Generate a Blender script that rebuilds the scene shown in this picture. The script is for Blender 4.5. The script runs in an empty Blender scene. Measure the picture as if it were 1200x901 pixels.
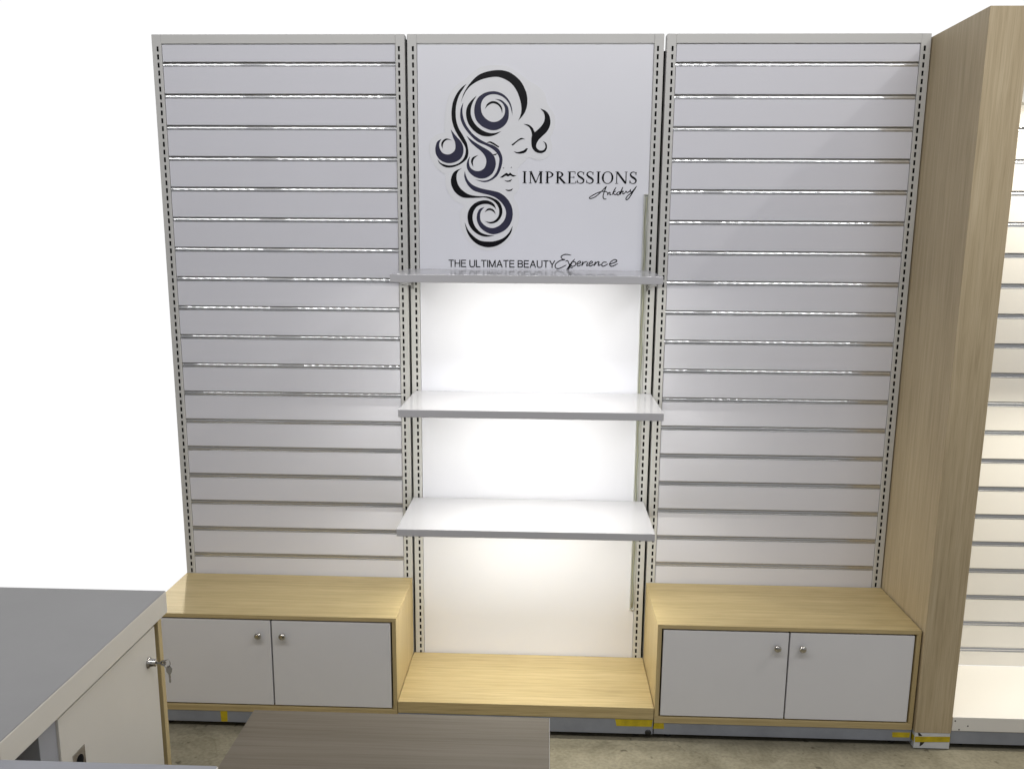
import bpy, bmesh, math, random
from mathutils import Vector, Matrix
random.seed(4)
scene = bpy.context.scene
COL = scene.collection
R = math.radians

# ---------------------------------------------------------------- traced lettering and emblem, 0.1 mm on the sign panel
EMBLEM = [[0,[[12184,24571],[12215,24667],[12244,24762],[12277,24858],[12320,24953],[12376,25051],[12441,25150],[12513,25245],[12589,25335],[12667,25418],[12749,25497],[12840,25568],[12946,25630],[13077,25682],[13225,25726],[13378,25758],[13525,25777],[13663,25782],[13800,25774],[13932,25752],[14058,25714],[14181,25656],[14300,25580],[14409,25492],[14505,25399],[14586,25296],[14655,25181],[14711,25065],[14754,24956],[14783,24854],[14798,24756],[14803,24662],[14803,24574],[14796,24492],[14782,24415],[14762,24343],[14739,24276],[14711,24216],[14679,24161],[14643,24111],[14607,24063],[14570,24017],[14531,23974],[14491,23933],[14452,23891],[14475,23944],[14499,23996],[14521,24049],[14539,24105],[14554,24164],[14565,24225],[14572,24290],[14573,24361],[14566,24440],[14554,24525],[14536,24613],[14512,24701],[14481,24792],[14444,24885],[14401,24977],[14352,25061],[14299,25138],[14241,25210],[14177,25276],[14105,25335],[14023,25388],[13931,25435],[13837,25474],[13748,25504],[13670,25522],[13598,25531],[13523,25531],[13437,25525],[13333,25511],[13217,25489],[13099,25461],[12991,25428],[12892,25388],[12799,25343],[12712,25293],[12634,25242],[12566,25188],[12508,25132],[12457,25075],[12410,25017],[12369,24959],[12334,24900],[12303,24841],[12275,24784],[12249,24729],[12227,24676],[12206,24623]]],[0,[[12411,25271],[12378,25226],[12346,25183],[12313,25136],[12276,25081],[12232,25016],[12184,24944],[12136,24866],[12095,24783],[12062,24695],[12034,24600],[12011,24501],[11995,24400],[11985,24294],[11981,24183],[11984,24074],[11993,23972],[12008,23879],[12030,23792],[12058,23709],[12090,23628],[12130,23550],[12176,23475],[12225,23401],[12270,23327],[12313,23251],[12356,23176],[12396,23100],[12427,23024],[12450,22947],[12466,22867],[12476,22791],[12481,22721],[12480,22658],[12474,22601],[12463,22549],[12449,22503],[12433,22467],[12415,22438],[12391,22412],[12358,22381],[12312,22341],[12258,22298],[12196,22256],[12130,22218],[12055,22185],[11973,22154],[11889,22128],[11811,22112],[11738,22105],[11667,22105],[11600,22113],[11538,22128],[11479,22152],[11424,22184],[11375,22221],[11334,22259],[11303,22297],[11282,22337],[11264,22379],[11244,22420],[11281,22381],[11316,22342],[11354,22304],[11402,22272],[11462,22245],[11531,22222],[11604,22205],[11675,22194],[11744,22192],[11814,22196],[11883,22206],[11948,22222],[12010,22242],[12070,22269],[12126,22300],[12176,22336],[12220,22377],[12260,22424],[12294,22473],[12322,22524],[12344,22577],[12361,22633],[12372,22689],[12377,22742],[12377,22790],[12373,22834],[12360,22882],[12337,22937],[12297,23004],[12245,23079],[12188,23159],[12134,23240],[12081,23323],[12027,23410],[11976,23498],[11932,23585],[11898,23670],[11869,23754],[11847,23840],[11830,23929],[11820,24022],[11815,24119],[11816,24217],[11824,24314],[11837,24411],[11855,24508],[11881,24604],[11916,24698],[11962,24793],[12017,24889],[12079,24980],[12141,25059],[12206,25123],[12273,25175],[12342,25222]]],[1,[[11409,23195],[11368,23176],[11325,23159],[11284,23138],[11250,23108],[11222,23063],[11200,23010],[11182,22951],[11171,22890],[11165,22827],[11165,22760],[11171,22693],[11187,22629],[11212,22570],[11246,22512],[11288,22458],[11335,22412],[11390,22372],[11452,22337],[11518,22310],[11584,22290],[11651,22279],[11719,22275],[11788,22280],[11857,22291],[11929,22311],[12002,22339],[12072,22374],[12131,22415],[12177,22462],[12216,22515],[12246,22573],[12268,22633],[12282,22696],[12287,22764],[12286,22831],[12278,22894],[12262,22952],[12240,23006],[12212,23059],[12179,23110],[12140,23159],[12096,23205],[12048,23252],[11999,23304],[11947,23365],[11893,23430],[11838,23497],[11783,23563],[11803,23491],[11822,23419],[11842,23348],[11863,23282],[11887,23225],[11913,23173],[11936,23122],[11952,23066],[11961,23002],[11966,22932],[11963,22864],[11951,22806],[11927,22758],[11894,22716],[11854,22681],[11814,22653],[11772,22632],[11726,22618],[11678,22610],[11632,22609],[11585,22615],[11537,22628],[11491,22647],[11451,22674],[11415,22709],[11384,22752],[11358,22800],[11339,22847],[11326,22896],[11320,22946],[11321,22996],[11327,23043],[11341,23084],[11362,23121],[11387,23158]]],[0,[[11452,22826],[11436,22870],[11417,22914],[11403,22958],[11399,23000],[11407,23041],[11425,23082],[11449,23120],[11477,23152],[11510,23177],[11548,23198],[11590,23212],[11636,23217],[11686,23208],[11741,23189],[11797,23165],[11853,23144],[11803,23153],[11751,23163],[11702,23170],[11658,23169],[11621,23160],[11589,23144],[11561,23123],[11536,23100],[11513,23074],[11494,23044],[11479,23012],[11467,22978],[11459,22942],[11456,22904],[11454,22865]]],[0,[[12812,24835],[12749,24781],[12683,24727],[12621,24672],[12566,24614],[12519,24553],[12477,24491],[12443,24426],[12417,24358],[12401,24286],[12392,24211],[12392,24134],[12398,24058],[12412,23982],[12432,23906],[12461,23830],[12497,23758],[12543,23689],[12598,23621],[12659,23557],[12722,23500],[12785,23450],[12851,23405],[12921,23367],[12992,23337],[13069,23316],[13150,23303],[13231,23298],[13308,23299],[13381,23309],[13450,23326],[13517,23349],[13578,23373],[13634,23400],[13684,23431],[13732,23463],[13781,23495],[13707,23475],[13633,23453],[13560,23435],[13488,23425],[13419,23424],[13352,23429],[13285,23441],[13218,23459],[13149,23482],[13080,23512],[13012,23547],[12947,23587],[12885,23634],[12826,23686],[12770,23743],[12722,23802],[12681,23863],[12646,23928],[12618,23993],[12596,24059],[12582,24123],[12575,24187],[12574,24251],[12579,24315],[12589,24379],[12606,24443],[12628,24507],[12655,24571],[12689,24637],[12729,24703],[12771,24769]]],[1,[[14226,24083],[14221,24153],[14218,24223],[14212,24293],[14202,24361],[14185,24427],[14166,24492],[14141,24556],[14110,24616],[14073,24674],[14029,24730],[13980,24782],[13930,24828],[13878,24868],[13824,24902],[13766,24931],[13706,24955],[13643,24974],[13578,24988],[13509,24996],[13438,24997],[13362,24991],[13282,24979],[13202,24960],[13126,24933],[13052,24897],[12980,24852],[12913,24800],[12857,24742],[12813,24675],[12778,24599],[12751,24521],[12732,24444],[12719,24368],[12713,24291],[12715,24216],[12722,24145],[12735,24076],[12753,24011],[12778,23948],[12812,23888],[12857,23829],[12911,23772],[12971,23720],[13037,23673],[13111,23632],[13192,23595],[13275,23565],[13353,23545],[13423,23535],[13491,23533],[13556,23539],[13623,23554],[13693,23578],[13764,23611],[13833,23652],[13892,23697],[13942,23749],[13985,23808],[14020,23870],[14048,23933],[14065,23997],[14074,24063],[14077,24128],[14077,24190],[14075,24248],[14070,24303],[14060,24355],[14045,24403],[14024,24445],[13997,24483],[13967,24518],[13932,24552],[13893,24587],[13849,24623],[13802,24655],[13752,24679],[13699,24693],[13643,24700],[13586,24703],[13529,24709],[13574,24691],[13621,24675],[13666,24657],[13708,24636],[13746,24614],[13781,24590],[13814,24562],[13843,24530],[13869,24493],[13892,24452],[13911,24407],[13924,24360],[13930,24309],[13930,24253],[13924,24198],[13912,24147],[13893,24099],[13867,24054],[13835,24013],[13801,23975],[13762,23942],[13718,23912],[13671,23887],[13621,23868],[13569,23855],[13512,23847],[13454,23846],[13397,23855],[13339,23873],[13280,23900],[13223,23935],[13172,23974],[13125,24019],[13081,24070],[13043,24126],[13014,24188],[12995,24258],[12983,24336],[12979,24414],[12983,24487],[12995,24552],[13016,24614],[13045,24670],[13081,24721],[13127,24765],[13182,24804],[13243,24837],[13305,24861],[13368,24877],[13436,24884],[13505,24885],[13573,24878],[13641,24865],[13711,24845],[13779,24818],[13841,24785],[13898,24745],[13952,24699],[14001,24647],[14043,24594],[14079,24540],[14108,24483],[14134,24423],[14157,24360],[14177,24294],[14194,24225],[14210,24154]]],[0,[[13135,24338],[13154,24382],[13172,24427],[13192,24471],[13216,24508],[13244,24540],[13277,24567],[13312,24589],[13350,24606],[13391,24619],[13437,24627],[13483,24629],[13529,24624],[13575,24610],[13623,24589],[13668,24561],[13708,24530],[13743,24494],[13774,24451],[13799,24406],[13817,24360],[13824,24313],[13824,24265],[13820,24216],[13818,24168],[13803,24217],[13790,24267],[13775,24315],[13754,24360],[13726,24401],[13694,24439],[13657,24473],[13619,24500],[13577,24520],[13531,24534],[13484,24542],[13440,24543],[13399,24536],[13359,24522],[13321,24502],[13283,24478],[13246,24449],[13209,24413],[13172,24375]]],[1,[[12283,24571],[12253,24509],[12222,24448],[12194,24385],[12174,24315],[12164,24234],[12159,24146],[12162,24057],[12173,23972],[12193,23894],[12221,23819],[12256,23746],[12298,23672],[12347,23596],[12404,23519],[12466,23444],[12532,23371],[12602,23299],[12677,23227],[12755,23161],[12834,23104],[12918,23059],[13006,23025],[13093,22994],[13173,22962],[13248,22927],[13320,22892],[13386,22856],[13445,22819],[13497,22781],[13542,22741],[13582,22701],[13617,22659],[13648,22617],[13674,22575],[13695,22531],[13709,22486],[13715,22440],[13714,22393],[13709,22344],[13700,22290],[13691,22228],[13678,22161],[13661,22093],[13638,22027],[13610,21963],[13576,21899],[13538,21839],[13494,21786],[13443,21740],[13385,21700],[13325,21666],[13267,21640],[13211,21622],[13157,21612],[13101,21608],[13039,21608],[12970,21613],[12895,21625],[12819,21638],[12743,21651],[12830,21622],[12918,21591],[13004,21565],[13085,21551],[13158,21550],[13226,21560],[13291,21578],[13358,21605],[13429,21641],[13501,21686],[13570,21739],[13630,21799],[13680,21871],[13722,21952],[13758,22036],[13787,22115],[13810,22190],[13826,22263],[13836,22334],[13840,22399],[13838,22458],[13830,22513],[13817,22565],[13798,22617],[13776,22670],[13749,22724],[13716,22775],[13680,22820],[13639,22859],[13594,22894],[13545,22925],[13490,22954],[13429,22979],[13362,22999],[13291,23021],[13219,23048],[13142,23083],[13060,23123],[12979,23166],[12902,23212],[12830,23259],[12761,23309],[12695,23363],[12631,23423],[12569,23491],[12509,23566],[12454,23642],[12407,23715],[12369,23781],[12340,23843],[12315,23906],[12295,23972],[12276,24044],[12261,24120],[12251,24196],[12246,24272],[12249,24347],[12259,24422],[12272,24496]]],[1,[[12405,23327],[12472,23275],[12538,23223],[12605,23171],[12676,23120],[12753,23071],[12833,23023],[12914,22976],[12993,22931],[13070,22889],[13147,22849],[13220,22809],[13287,22767],[13347,22722],[13402,22675],[13451,22626],[13491,22572],[13523,22511],[13548,22446],[13565,22378],[13573,22311],[13574,22245],[13567,22179],[13552,22113],[13529,22049],[13499,21984],[13460,21919],[13413,21858],[13357,21807],[13288,21764],[13207,21727],[13122,21701],[13039,21687],[12957,21689],[12874,21704],[12794,21729],[12720,21760],[12654,21801],[12592,21851],[12537,21905],[12493,21957],[12460,22005],[12436,22054],[12421,22103],[12412,22154],[12409,22208],[12414,22264],[12424,22320],[12439,22372],[12461,22419],[12489,22462],[12519,22504],[12549,22547],[12535,22492],[12519,22438],[12507,22383],[12503,22329],[12507,22272],[12518,22214],[12536,22158],[12561,22110],[12598,22070],[12643,22036],[12693,22008],[12743,21989],[12793,21977],[12846,21974],[12898,21978],[12948,21989],[12998,22009],[13047,22036],[13093,22071],[13129,22113],[13157,22166],[13178,22228],[13191,22293],[13197,22353],[13194,22406],[13183,22455],[13166,22502],[13142,22549],[13113,22596],[13078,22641],[13038,22687],[12993,22731],[12941,22775],[12883,22817],[12823,22860],[12767,22904],[12713,22948],[12661,22993],[12610,23039],[12563,23090],[12521,23145],[12481,23205],[12444,23267]]],[0,[[13423,22602],[13452,22611],[13480,22621],[13509,22629],[13536,22637],[13562,22644],[13587,22649],[13611,22654],[13635,22659],[13618,22639],[13601,22617],[13582,22597],[13559,22585],[13529,22583],[13495,22588],[13458,22596]]],[0,[[12675,22133],[12649,22182],[12620,22232],[12596,22281],[12585,22329],[12587,22376],[12599,22423],[12621,22467],[12653,22504],[12698,22532],[12756,22553],[12819,22572],[12880,22592],[12840,22563],[12800,22534],[12762,22505],[12730,22473],[12705,22440],[12686,22406],[12671,22370],[12662,22329],[12659,22284],[12663,22234],[12670,22183]]],[0,[[12220,22087],[12142,22057],[12062,22029],[11987,21997],[11924,21954],[11874,21898],[11835,21831],[11806,21759],[11785,21690],[11775,21624],[11774,21558],[11782,21492],[11798,21426],[11821,21358],[11854,21290],[11894,21223],[11942,21162],[12001,21103],[12068,21048],[12141,21000],[12216,20964],[12293,20944],[12374,20936],[12455,20935],[12537,20934],[12617,20934],[12697,20938],[12777,20942],[12857,20945],[12937,20949],[13017,20955],[13097,20956],[13177,20947],[13260,20926],[13345,20896],[13426,20859],[13497,20815],[13558,20764],[13612,20704],[13657,20639],[13690,20572],[13710,20501],[13718,20425],[13716,20350],[13705,20283],[13683,20223],[13650,20169],[13611,20121],[13568,20081],[13522,20051],[13471,20028],[13417,20013],[13362,20004],[13306,20004],[13249,20012],[13190,20024],[13132,20034],[13189,20007],[13244,19977],[13301,19953],[13362,19941],[13430,19944],[13503,19958],[13575,19982],[13637,20015],[13691,20059],[13739,20115],[13780,20176],[13810,20239],[13832,20303],[13844,20370],[13847,20439],[13841,20506],[13825,20576],[13800,20646],[13766,20714],[13726,20772],[13677,20820],[13621,20861],[13560,20896],[13497,20926],[13433,20952],[13368,20972],[13298,20988],[13222,21000],[13137,21006],[13045,21006],[12950,21006],[12857,21011],[12763,21021],[12668,21033],[12576,21051],[12491,21076],[12413,21111],[12341,21154],[12275,21202],[12217,21251],[12167,21302],[12124,21356],[12088,21412],[12058,21471],[12034,21535],[12015,21603],[12004,21671],[12000,21735],[12005,21795],[12017,21853],[12036,21907],[12060,21955],[12093,21994],[12134,22027],[12178,22056]]],[1,[[12334,21978],[12327,21919],[12318,21860],[12313,21800],[12319,21737],[12339,21667],[12368,21592],[12404,21519],[12446,21451],[12494,21389],[12548,21330],[12608,21277],[12674,21232],[12747,21197],[12825,21171],[12909,21149],[12994,21127],[13084,21105],[13179,21085],[13273,21065],[13359,21040],[13436,21013],[13506,20985],[13571,20952],[13634,20914],[13694,20869],[13752,20819],[13806,20764],[13854,20706],[13897,20645],[13936,20579],[13968,20510],[13988,20441],[13995,20369],[13992,20294],[13980,20221],[13958,20151],[13925,20083],[13882,20018],[13831,19957],[13775,19904],[13713,19858],[13644,19817],[13571,19786],[13500,19767],[13430,19762],[13360,19768],[13290,19784],[13225,19810],[13159,19849],[13095,19899],[13038,19955],[12995,20011],[12968,20066],[12955,20124],[12950,20181],[12948,20234],[12949,20282],[12955,20326],[12966,20369],[12985,20412],[13014,20457],[13051,20502],[13092,20547],[13132,20591],[13078,20572],[13022,20555],[12970,20533],[12925,20501],[12889,20456],[12859,20401],[12836,20340],[12820,20278],[12812,20214],[12810,20146],[12817,20078],[12834,20010],[12861,19940],[12898,19870],[12943,19802],[12995,19742],[13056,19688],[13126,19639],[13199,19597],[13271,19564],[13338,19539],[13403,19523],[13472,19516],[13547,19521],[13635,19539],[13733,19570],[13829,19610],[13915,19658],[13989,19714],[14057,19779],[14116,19852],[14165,19929],[14204,20012],[14234,20102],[14253,20195],[14263,20286],[14263,20376],[14254,20467],[14235,20556],[14206,20642],[14166,20725],[14116,20806],[14059,20883],[13999,20951],[13937,21011],[13871,21064],[13800,21109],[13724,21148],[13639,21178],[13547,21199],[13452,21217],[13359,21235],[13266,21253],[13173,21269],[13082,21287],[12994,21308],[12908,21334],[12823,21363],[12744,21395],[12674,21430],[12614,21470],[12562,21514],[12517,21560],[12479,21605],[12448,21649],[12424,21692],[12405,21735],[12388,21781],[12372,21829],[12358,21878],[12346,21928]]],[0,[[13599,20483],[13579,20540],[13562,20599],[13540,20655],[13506,20704],[13458,20747],[13399,20784],[13334,20815],[13268,20836],[13202,20848],[13133,20851],[13063,20846],[12994,20835],[12924,20817],[12852,20792],[12783,20761],[12719,20722],[12660,20675],[12603,20620],[12553,20560],[12513,20499],[12483,20436],[12462,20370],[12449,20302],[12443,20231],[12443,20155],[12450,20074],[12465,19994],[12489,19918],[12523,19845],[12566,19775],[12617,19709],[12672,19650],[12735,19596],[12805,19547],[12877,19505],[12949,19472],[13017,19447],[13084,19432],[13153,19423],[13225,19420],[13303,19424],[13384,19437],[13466,19453],[13548,19467],[13466,19472],[13383,19476],[13303,19483],[13225,19496],[13151,19515],[13080,19539],[13012,19569],[12949,19607],[12889,19653],[12834,19708],[12784,19768],[12742,19830],[12708,19894],[12681,19961],[12662,20030],[12650,20098],[12645,20166],[12647,20235],[12657,20302],[12673,20366],[12697,20428],[12729,20488],[12767,20543],[12811,20589],[12861,20626],[12918,20655],[12979,20677],[13040,20693],[13102,20703],[13168,20706],[13232,20703],[13292,20694],[13347,20679],[13399,20656],[13447,20629],[13489,20602],[13522,20574],[13549,20544],[13573,20513]]],[0,[[13132,20378],[13154,20411],[13175,20446],[13197,20478],[13223,20503],[13254,20521],[13288,20533],[13324,20540],[13361,20539],[13398,20531],[13438,20517],[13476,20496],[13507,20469],[13530,20434],[13547,20393],[13561,20348],[13577,20304],[13552,20331],[13527,20359],[13502,20384],[13475,20406],[13448,20425],[13419,20440],[13390,20452],[13361,20459],[13332,20462],[13304,20460],[13275,20454],[13246,20445],[13218,20432],[13189,20415],[13160,20396]]],[0,[[12328,19984],[12348,19887],[12366,19789],[12388,19694],[12419,19603],[12461,19517],[12511,19435],[12566,19358],[12626,19289],[12688,19228],[12754,19174],[12825,19128],[12903,19088],[12989,19054],[13082,19027],[13178,19008],[13272,19000],[13366,19004],[13460,19017],[13552,19040],[13641,19071],[13727,19111],[13811,19159],[13890,19215],[13963,19276],[14030,19343],[14092,19418],[14147,19495],[14191,19570],[14220,19643],[14238,19716],[14251,19789],[14267,19862],[14226,19787],[14187,19710],[14145,19636],[14099,19569],[14048,19510],[13994,19456],[13935,19408],[13870,19366],[13795,19328],[13712,19297],[13628,19271],[13548,19251],[13477,19238],[13410,19231],[13343,19229],[13272,19231],[13193,19233],[13110,19237],[13027,19248],[12949,19269],[12875,19302],[12803,19346],[12735,19395],[12672,19447],[12614,19501],[12560,19558],[12510,19619],[12465,19684],[12426,19755],[12392,19830],[12360,19908]]],[0,[[15319,24354],[15377,24332],[15436,24312],[15493,24289],[15544,24256],[15588,24213],[15629,24161],[15664,24104],[15690,24043],[15707,23978],[15717,23907],[15719,23835],[15712,23765],[15696,23699],[15671,23633],[15638,23569],[15599,23508],[15550,23450],[15491,23395],[15431,23342],[15378,23292],[15332,23246],[15290,23204],[15253,23163],[15223,23119],[15199,23071],[15179,23019],[15168,22969],[15167,22925],[15181,22885],[15206,22849],[15239,22818],[15272,22795],[15310,22779],[15352,22770],[15394,22768],[15430,22774],[15462,22791],[15490,22817],[15513,22849],[15528,22882],[15535,22919],[15534,22959],[15528,22999],[15517,23034],[15499,23061],[15476,23085],[15450,23106],[15425,23128],[15462,23112],[15499,23098],[15534,23081],[15561,23055],[15580,23019],[15594,22974],[15601,22927],[15600,22883],[15591,22841],[15574,22800],[15551,22762],[15521,22731],[15484,22706],[15439,22687],[15391,22674],[15342,22670],[15291,22673],[15237,22685],[15185,22704],[15138,22730],[15097,22763],[15058,22804],[15026,22850],[15001,22902],[14986,22962],[14978,23029],[14976,23098],[14975,23162],[14979,23220],[14987,23275],[14994,23327],[14995,23377],[14989,23424],[14979,23469],[14965,23510],[14949,23549],[14931,23585],[14913,23618],[14889,23649],[14857,23678],[14814,23704],[14763,23727],[14708,23749],[14655,23772],[14706,23769],[14758,23767],[14809,23762],[14857,23751],[14901,23730],[14943,23702],[14981,23670],[15015,23635],[15042,23596],[15065,23553],[15085,23508],[15107,23463],[15145,23495],[15184,23525],[15223,23557],[15262,23593],[15302,23632],[15344,23673],[15383,23718],[15416,23765],[15444,23815],[15467,23869],[15485,23924],[15494,23979],[15495,24033],[15488,24089],[15474,24142],[15455,24192],[15428,24236],[15393,24276],[15355,24315]]],[0,[[13196,23048],[13229,23067],[13262,23089],[13296,23106],[13331,23114],[13368,23110],[13405,23098],[13445,23080],[13489,23058],[13539,23029],[13592,22994],[13648,22956],[13702,22920],[13680,22877],[13625,22907],[13569,22938],[13515,22967],[13467,22993],[13428,23014],[13394,23033],[13363,23048],[13331,23057],[13298,23060],[13264,23057],[13230,23052]]],[0,[[14189,22986],[14240,23025],[14291,23065],[14342,23103],[14391,23138],[14437,23172],[14482,23205],[14526,23232],[14570,23247],[14613,23245],[14656,23231],[14698,23212],[14741,23195],[14698,23196],[14655,23199],[14612,23198],[14570,23191],[14530,23174],[14492,23152],[14453,23125],[14414,23095],[14372,23063],[14329,23027],[14286,22989],[14243,22952]]],[0,[[14281,22744],[14319,22733],[14356,22721],[14395,22712],[14439,22710],[14494,22718],[14555,22733],[14615,22752],[14664,22771],[14700,22791],[14727,22813],[14751,22836],[14776,22858],[14844,22850],[14824,22812],[14805,22773],[14784,22736],[14755,22707],[14717,22685],[14671,22668],[14622,22657],[14575,22650],[14529,22646],[14481,22647],[14435,22652],[14395,22662],[14362,22678],[14334,22699],[14308,22722]]],[0,[[13744,21734],[13798,21775],[13854,21817],[13906,21855],[13947,21884],[13974,21901],[13990,21909],[14002,21912],[14015,21911],[14032,21902],[14050,21887],[14067,21873],[14084,21867],[14100,21877],[14116,21895],[14133,21913],[14151,21920],[14171,21909],[14191,21888],[14215,21865],[14243,21846],[14278,21835],[14318,21826],[14360,21819],[14402,21812],[14367,21798],[14332,21784],[14298,21772],[14266,21767],[14235,21774],[14206,21788],[14178,21803],[14152,21810],[14128,21806],[14105,21794],[14084,21781],[14062,21775],[14040,21779],[14018,21790],[13996,21799],[13971,21801],[13942,21789],[13910,21769],[13878,21749],[13848,21735],[13821,21730],[13795,21730],[13770,21733]]],[0,[[13913,21634],[13950,21626],[13986,21618],[14024,21612],[14063,21613],[14103,21623],[14145,21640],[14188,21661],[14230,21679],[14213,21653],[14196,21625],[14177,21600],[14154,21582],[14123,21572],[14087,21568],[14051,21568],[14017,21573],[13989,21583],[13963,21599],[13938,21617]]],[0,[[13951,21282],[13991,21274],[14031,21264],[14071,21257],[14110,21256],[14150,21265],[14190,21280],[14230,21298],[14269,21314],[14251,21289],[14233,21262],[14213,21238],[14188,21221],[14155,21212],[14116,21209],[14077,21211],[14042,21216],[14016,21228],[13993,21245],[13973,21264]]],[0,[[13855,22124],[13919,22094],[13865,22076]]],[0,[[14209,22148],[14218,22113],[14155,22104]]]]
STICKER = [[11547,23454],[11537,23560],[11527,23665],[11527,23799],[11542,23985],[11567,24200],[11599,24399],[11635,24570],[11679,24726],[11737,24868],[11813,24993],[11903,25104],[12008,25207],[12136,25304],[12279,25393],[12411,25482],[12520,25577],[12620,25673],[12724,25756],[12836,25824],[12953,25881],[13080,25924],[13221,25950],[13373,25963],[13524,25966],[13674,25963],[13823,25952],[13968,25924],[14102,25878],[14230,25816],[14369,25735],[14531,25622],[14703,25491],[14861,25378],[14993,25305],[15111,25252],[15219,25188],[15323,25104],[15417,25010],[15489,24914],[15526,24814],[15541,24711],[15560,24618],[15592,24544],[15629,24479],[15675,24405],[15743,24314],[15822,24213],[15881,24108],[15907,23995],[15914,23878],[15909,23766],[15889,23659],[15857,23558],[15824,23465],[15787,23390],[15748,23325],[15729,23250],[15748,23156],[15787,23052],[15810,22948],[15806,22843],[15785,22738],[15747,22645],[15689,22566],[15612,22499],[15525,22449],[15427,22417],[15319,22403],[15210,22404],[15099,22436],[14988,22484],[14893,22503],[14826,22471],[14775,22409],[14714,22337],[14619,22260],[14515,22172],[14445,22074],[14435,21964],[14460,21844],[14484,21724],[14500,21600],[14515,21476],[14519,21373],[14508,21309],[14485,21267],[14452,21218],[14395,21153],[14327,21080],[14295,20997],[14328,20907],[14397,20807],[14457,20688],[14494,20537],[14522,20365],[14529,20199],[14511,20045],[14471,19896],[14419,19751],[14360,19611],[14289,19476],[14192,19345],[14060,19211],[13902,19082],[13734,18981],[13556,18913],[13368,18874],[13180,18873],[12988,18918],[12797,19001],[12626,19108],[12480,19239],[12356,19393],[12257,19557],[12188,19736],[12144,19926],[12121,20095],[12121,20233],[12141,20351],[12168,20452],[12219,20533],[12277,20596],[12284,20653],[12201,20701],[12067,20743],[11941,20807],[11838,20910],[11744,21035],[11668,21160],[11614,21279],[11578,21399],[11556,21513],[11555,21628],[11569,21739],[11572,21821],[11559,21853],[11535,21857],[11490,21878],[11412,21930],[11312,21998],[11218,22083],[11134,22186],[11056,22306],[10994,22432],[10951,22568],[10924,22711],[10916,22846],[10926,22972],[10953,23091],[11002,23193],[11079,23275],[11177,23339],[11275,23389],[11366,23420],[11457,23437]]
SIGNATURE = [[[18011,21205],[17959,21213],[17907,21221],[17852,21222],[17796,21214],[17737,21199],[17673,21177],[17598,21144],[17519,21104],[17450,21066],[17392,21032],[17344,20999],[17316,20973],[17313,20953],[17330,20940],[17362,20938],[17412,20948],[17477,20970],[17542,21001],[17602,21043],[17662,21094],[17719,21147],[17773,21199],[17825,21252],[17873,21301],[17915,21345],[17953,21385],[17991,21425]],[[17991,21425],[17967,21371],[17943,21317],[17919,21258],[17894,21184],[17870,21105],[17857,21037],[17861,20988],[17875,20952],[17897,20927],[17925,20919],[17961,20924],[17996,20928]],[[17998,21179],[18016,21175],[18033,21172],[18044,21162],[18041,21134],[18031,21099],[18028,21082],[18040,21099],[18060,21134],[18080,21162],[18100,21176],[18120,21184],[18134,21180],[18134,21154],[18127,21117],[18127,21092],[18142,21089],[18164,21097],[18186,21105]],[[18367,21383],[18337,21335],[18308,21287],[18281,21237],[18258,21187],[18238,21135],[18218,21083]],[[18358,21238],[18319,21216],[18280,21195],[18260,21171],[18271,21142],[18300,21111],[18330,21093],[18355,21096],[18381,21112],[18406,21128]],[[18476,21208],[18449,21189],[18422,21170],[18405,21150],[18406,21124],[18418,21096],[18435,21080],[18457,21084],[18485,21100],[18506,21120],[18516,21145],[18519,21173],[18517,21195],[18507,21204],[18491,21206],[18476,21208]],[[18517,21182],[18536,21197],[18555,21213],[18574,21239],[18595,21283],[18616,21338],[18637,21393]],[[18637,21393],[18607,21328],[18577,21264],[18553,21208],[18535,21158],[18524,21116],[18524,21098],[18542,21122],[18571,21170],[18598,21208],[18621,21225],[18643,21232],[18656,21226],[18650,21198],[18636,21157],[18632,21129],[18649,21124],[18676,21132],[18703,21147],[18725,21173],[18747,21206],[18768,21240]],[[18768,21240],[18780,21213],[18792,21187],[18811,21174],[18843,21185],[18882,21210],[18912,21236],[18928,21259],[18935,21283],[18942,21307]],[[18942,21307],[18939,21262],[18937,21217],[18945,21193],[18971,21196],[19007,21219],[19047,21254],[19088,21305],[19132,21368],[19176,21430]],[[19176,21430],[19129,21352],[19082,21274],[19035,21197],[18988,21118],[18941,21039],[18898,20977],[18861,20934],[18827,20908],[18802,20897],[18782,20906],[18770,20931],[18772,20963],[18793,21000],[18828,21043],[18872,21087],[18925,21128],[18987,21169],[19048,21211]]]
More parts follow.
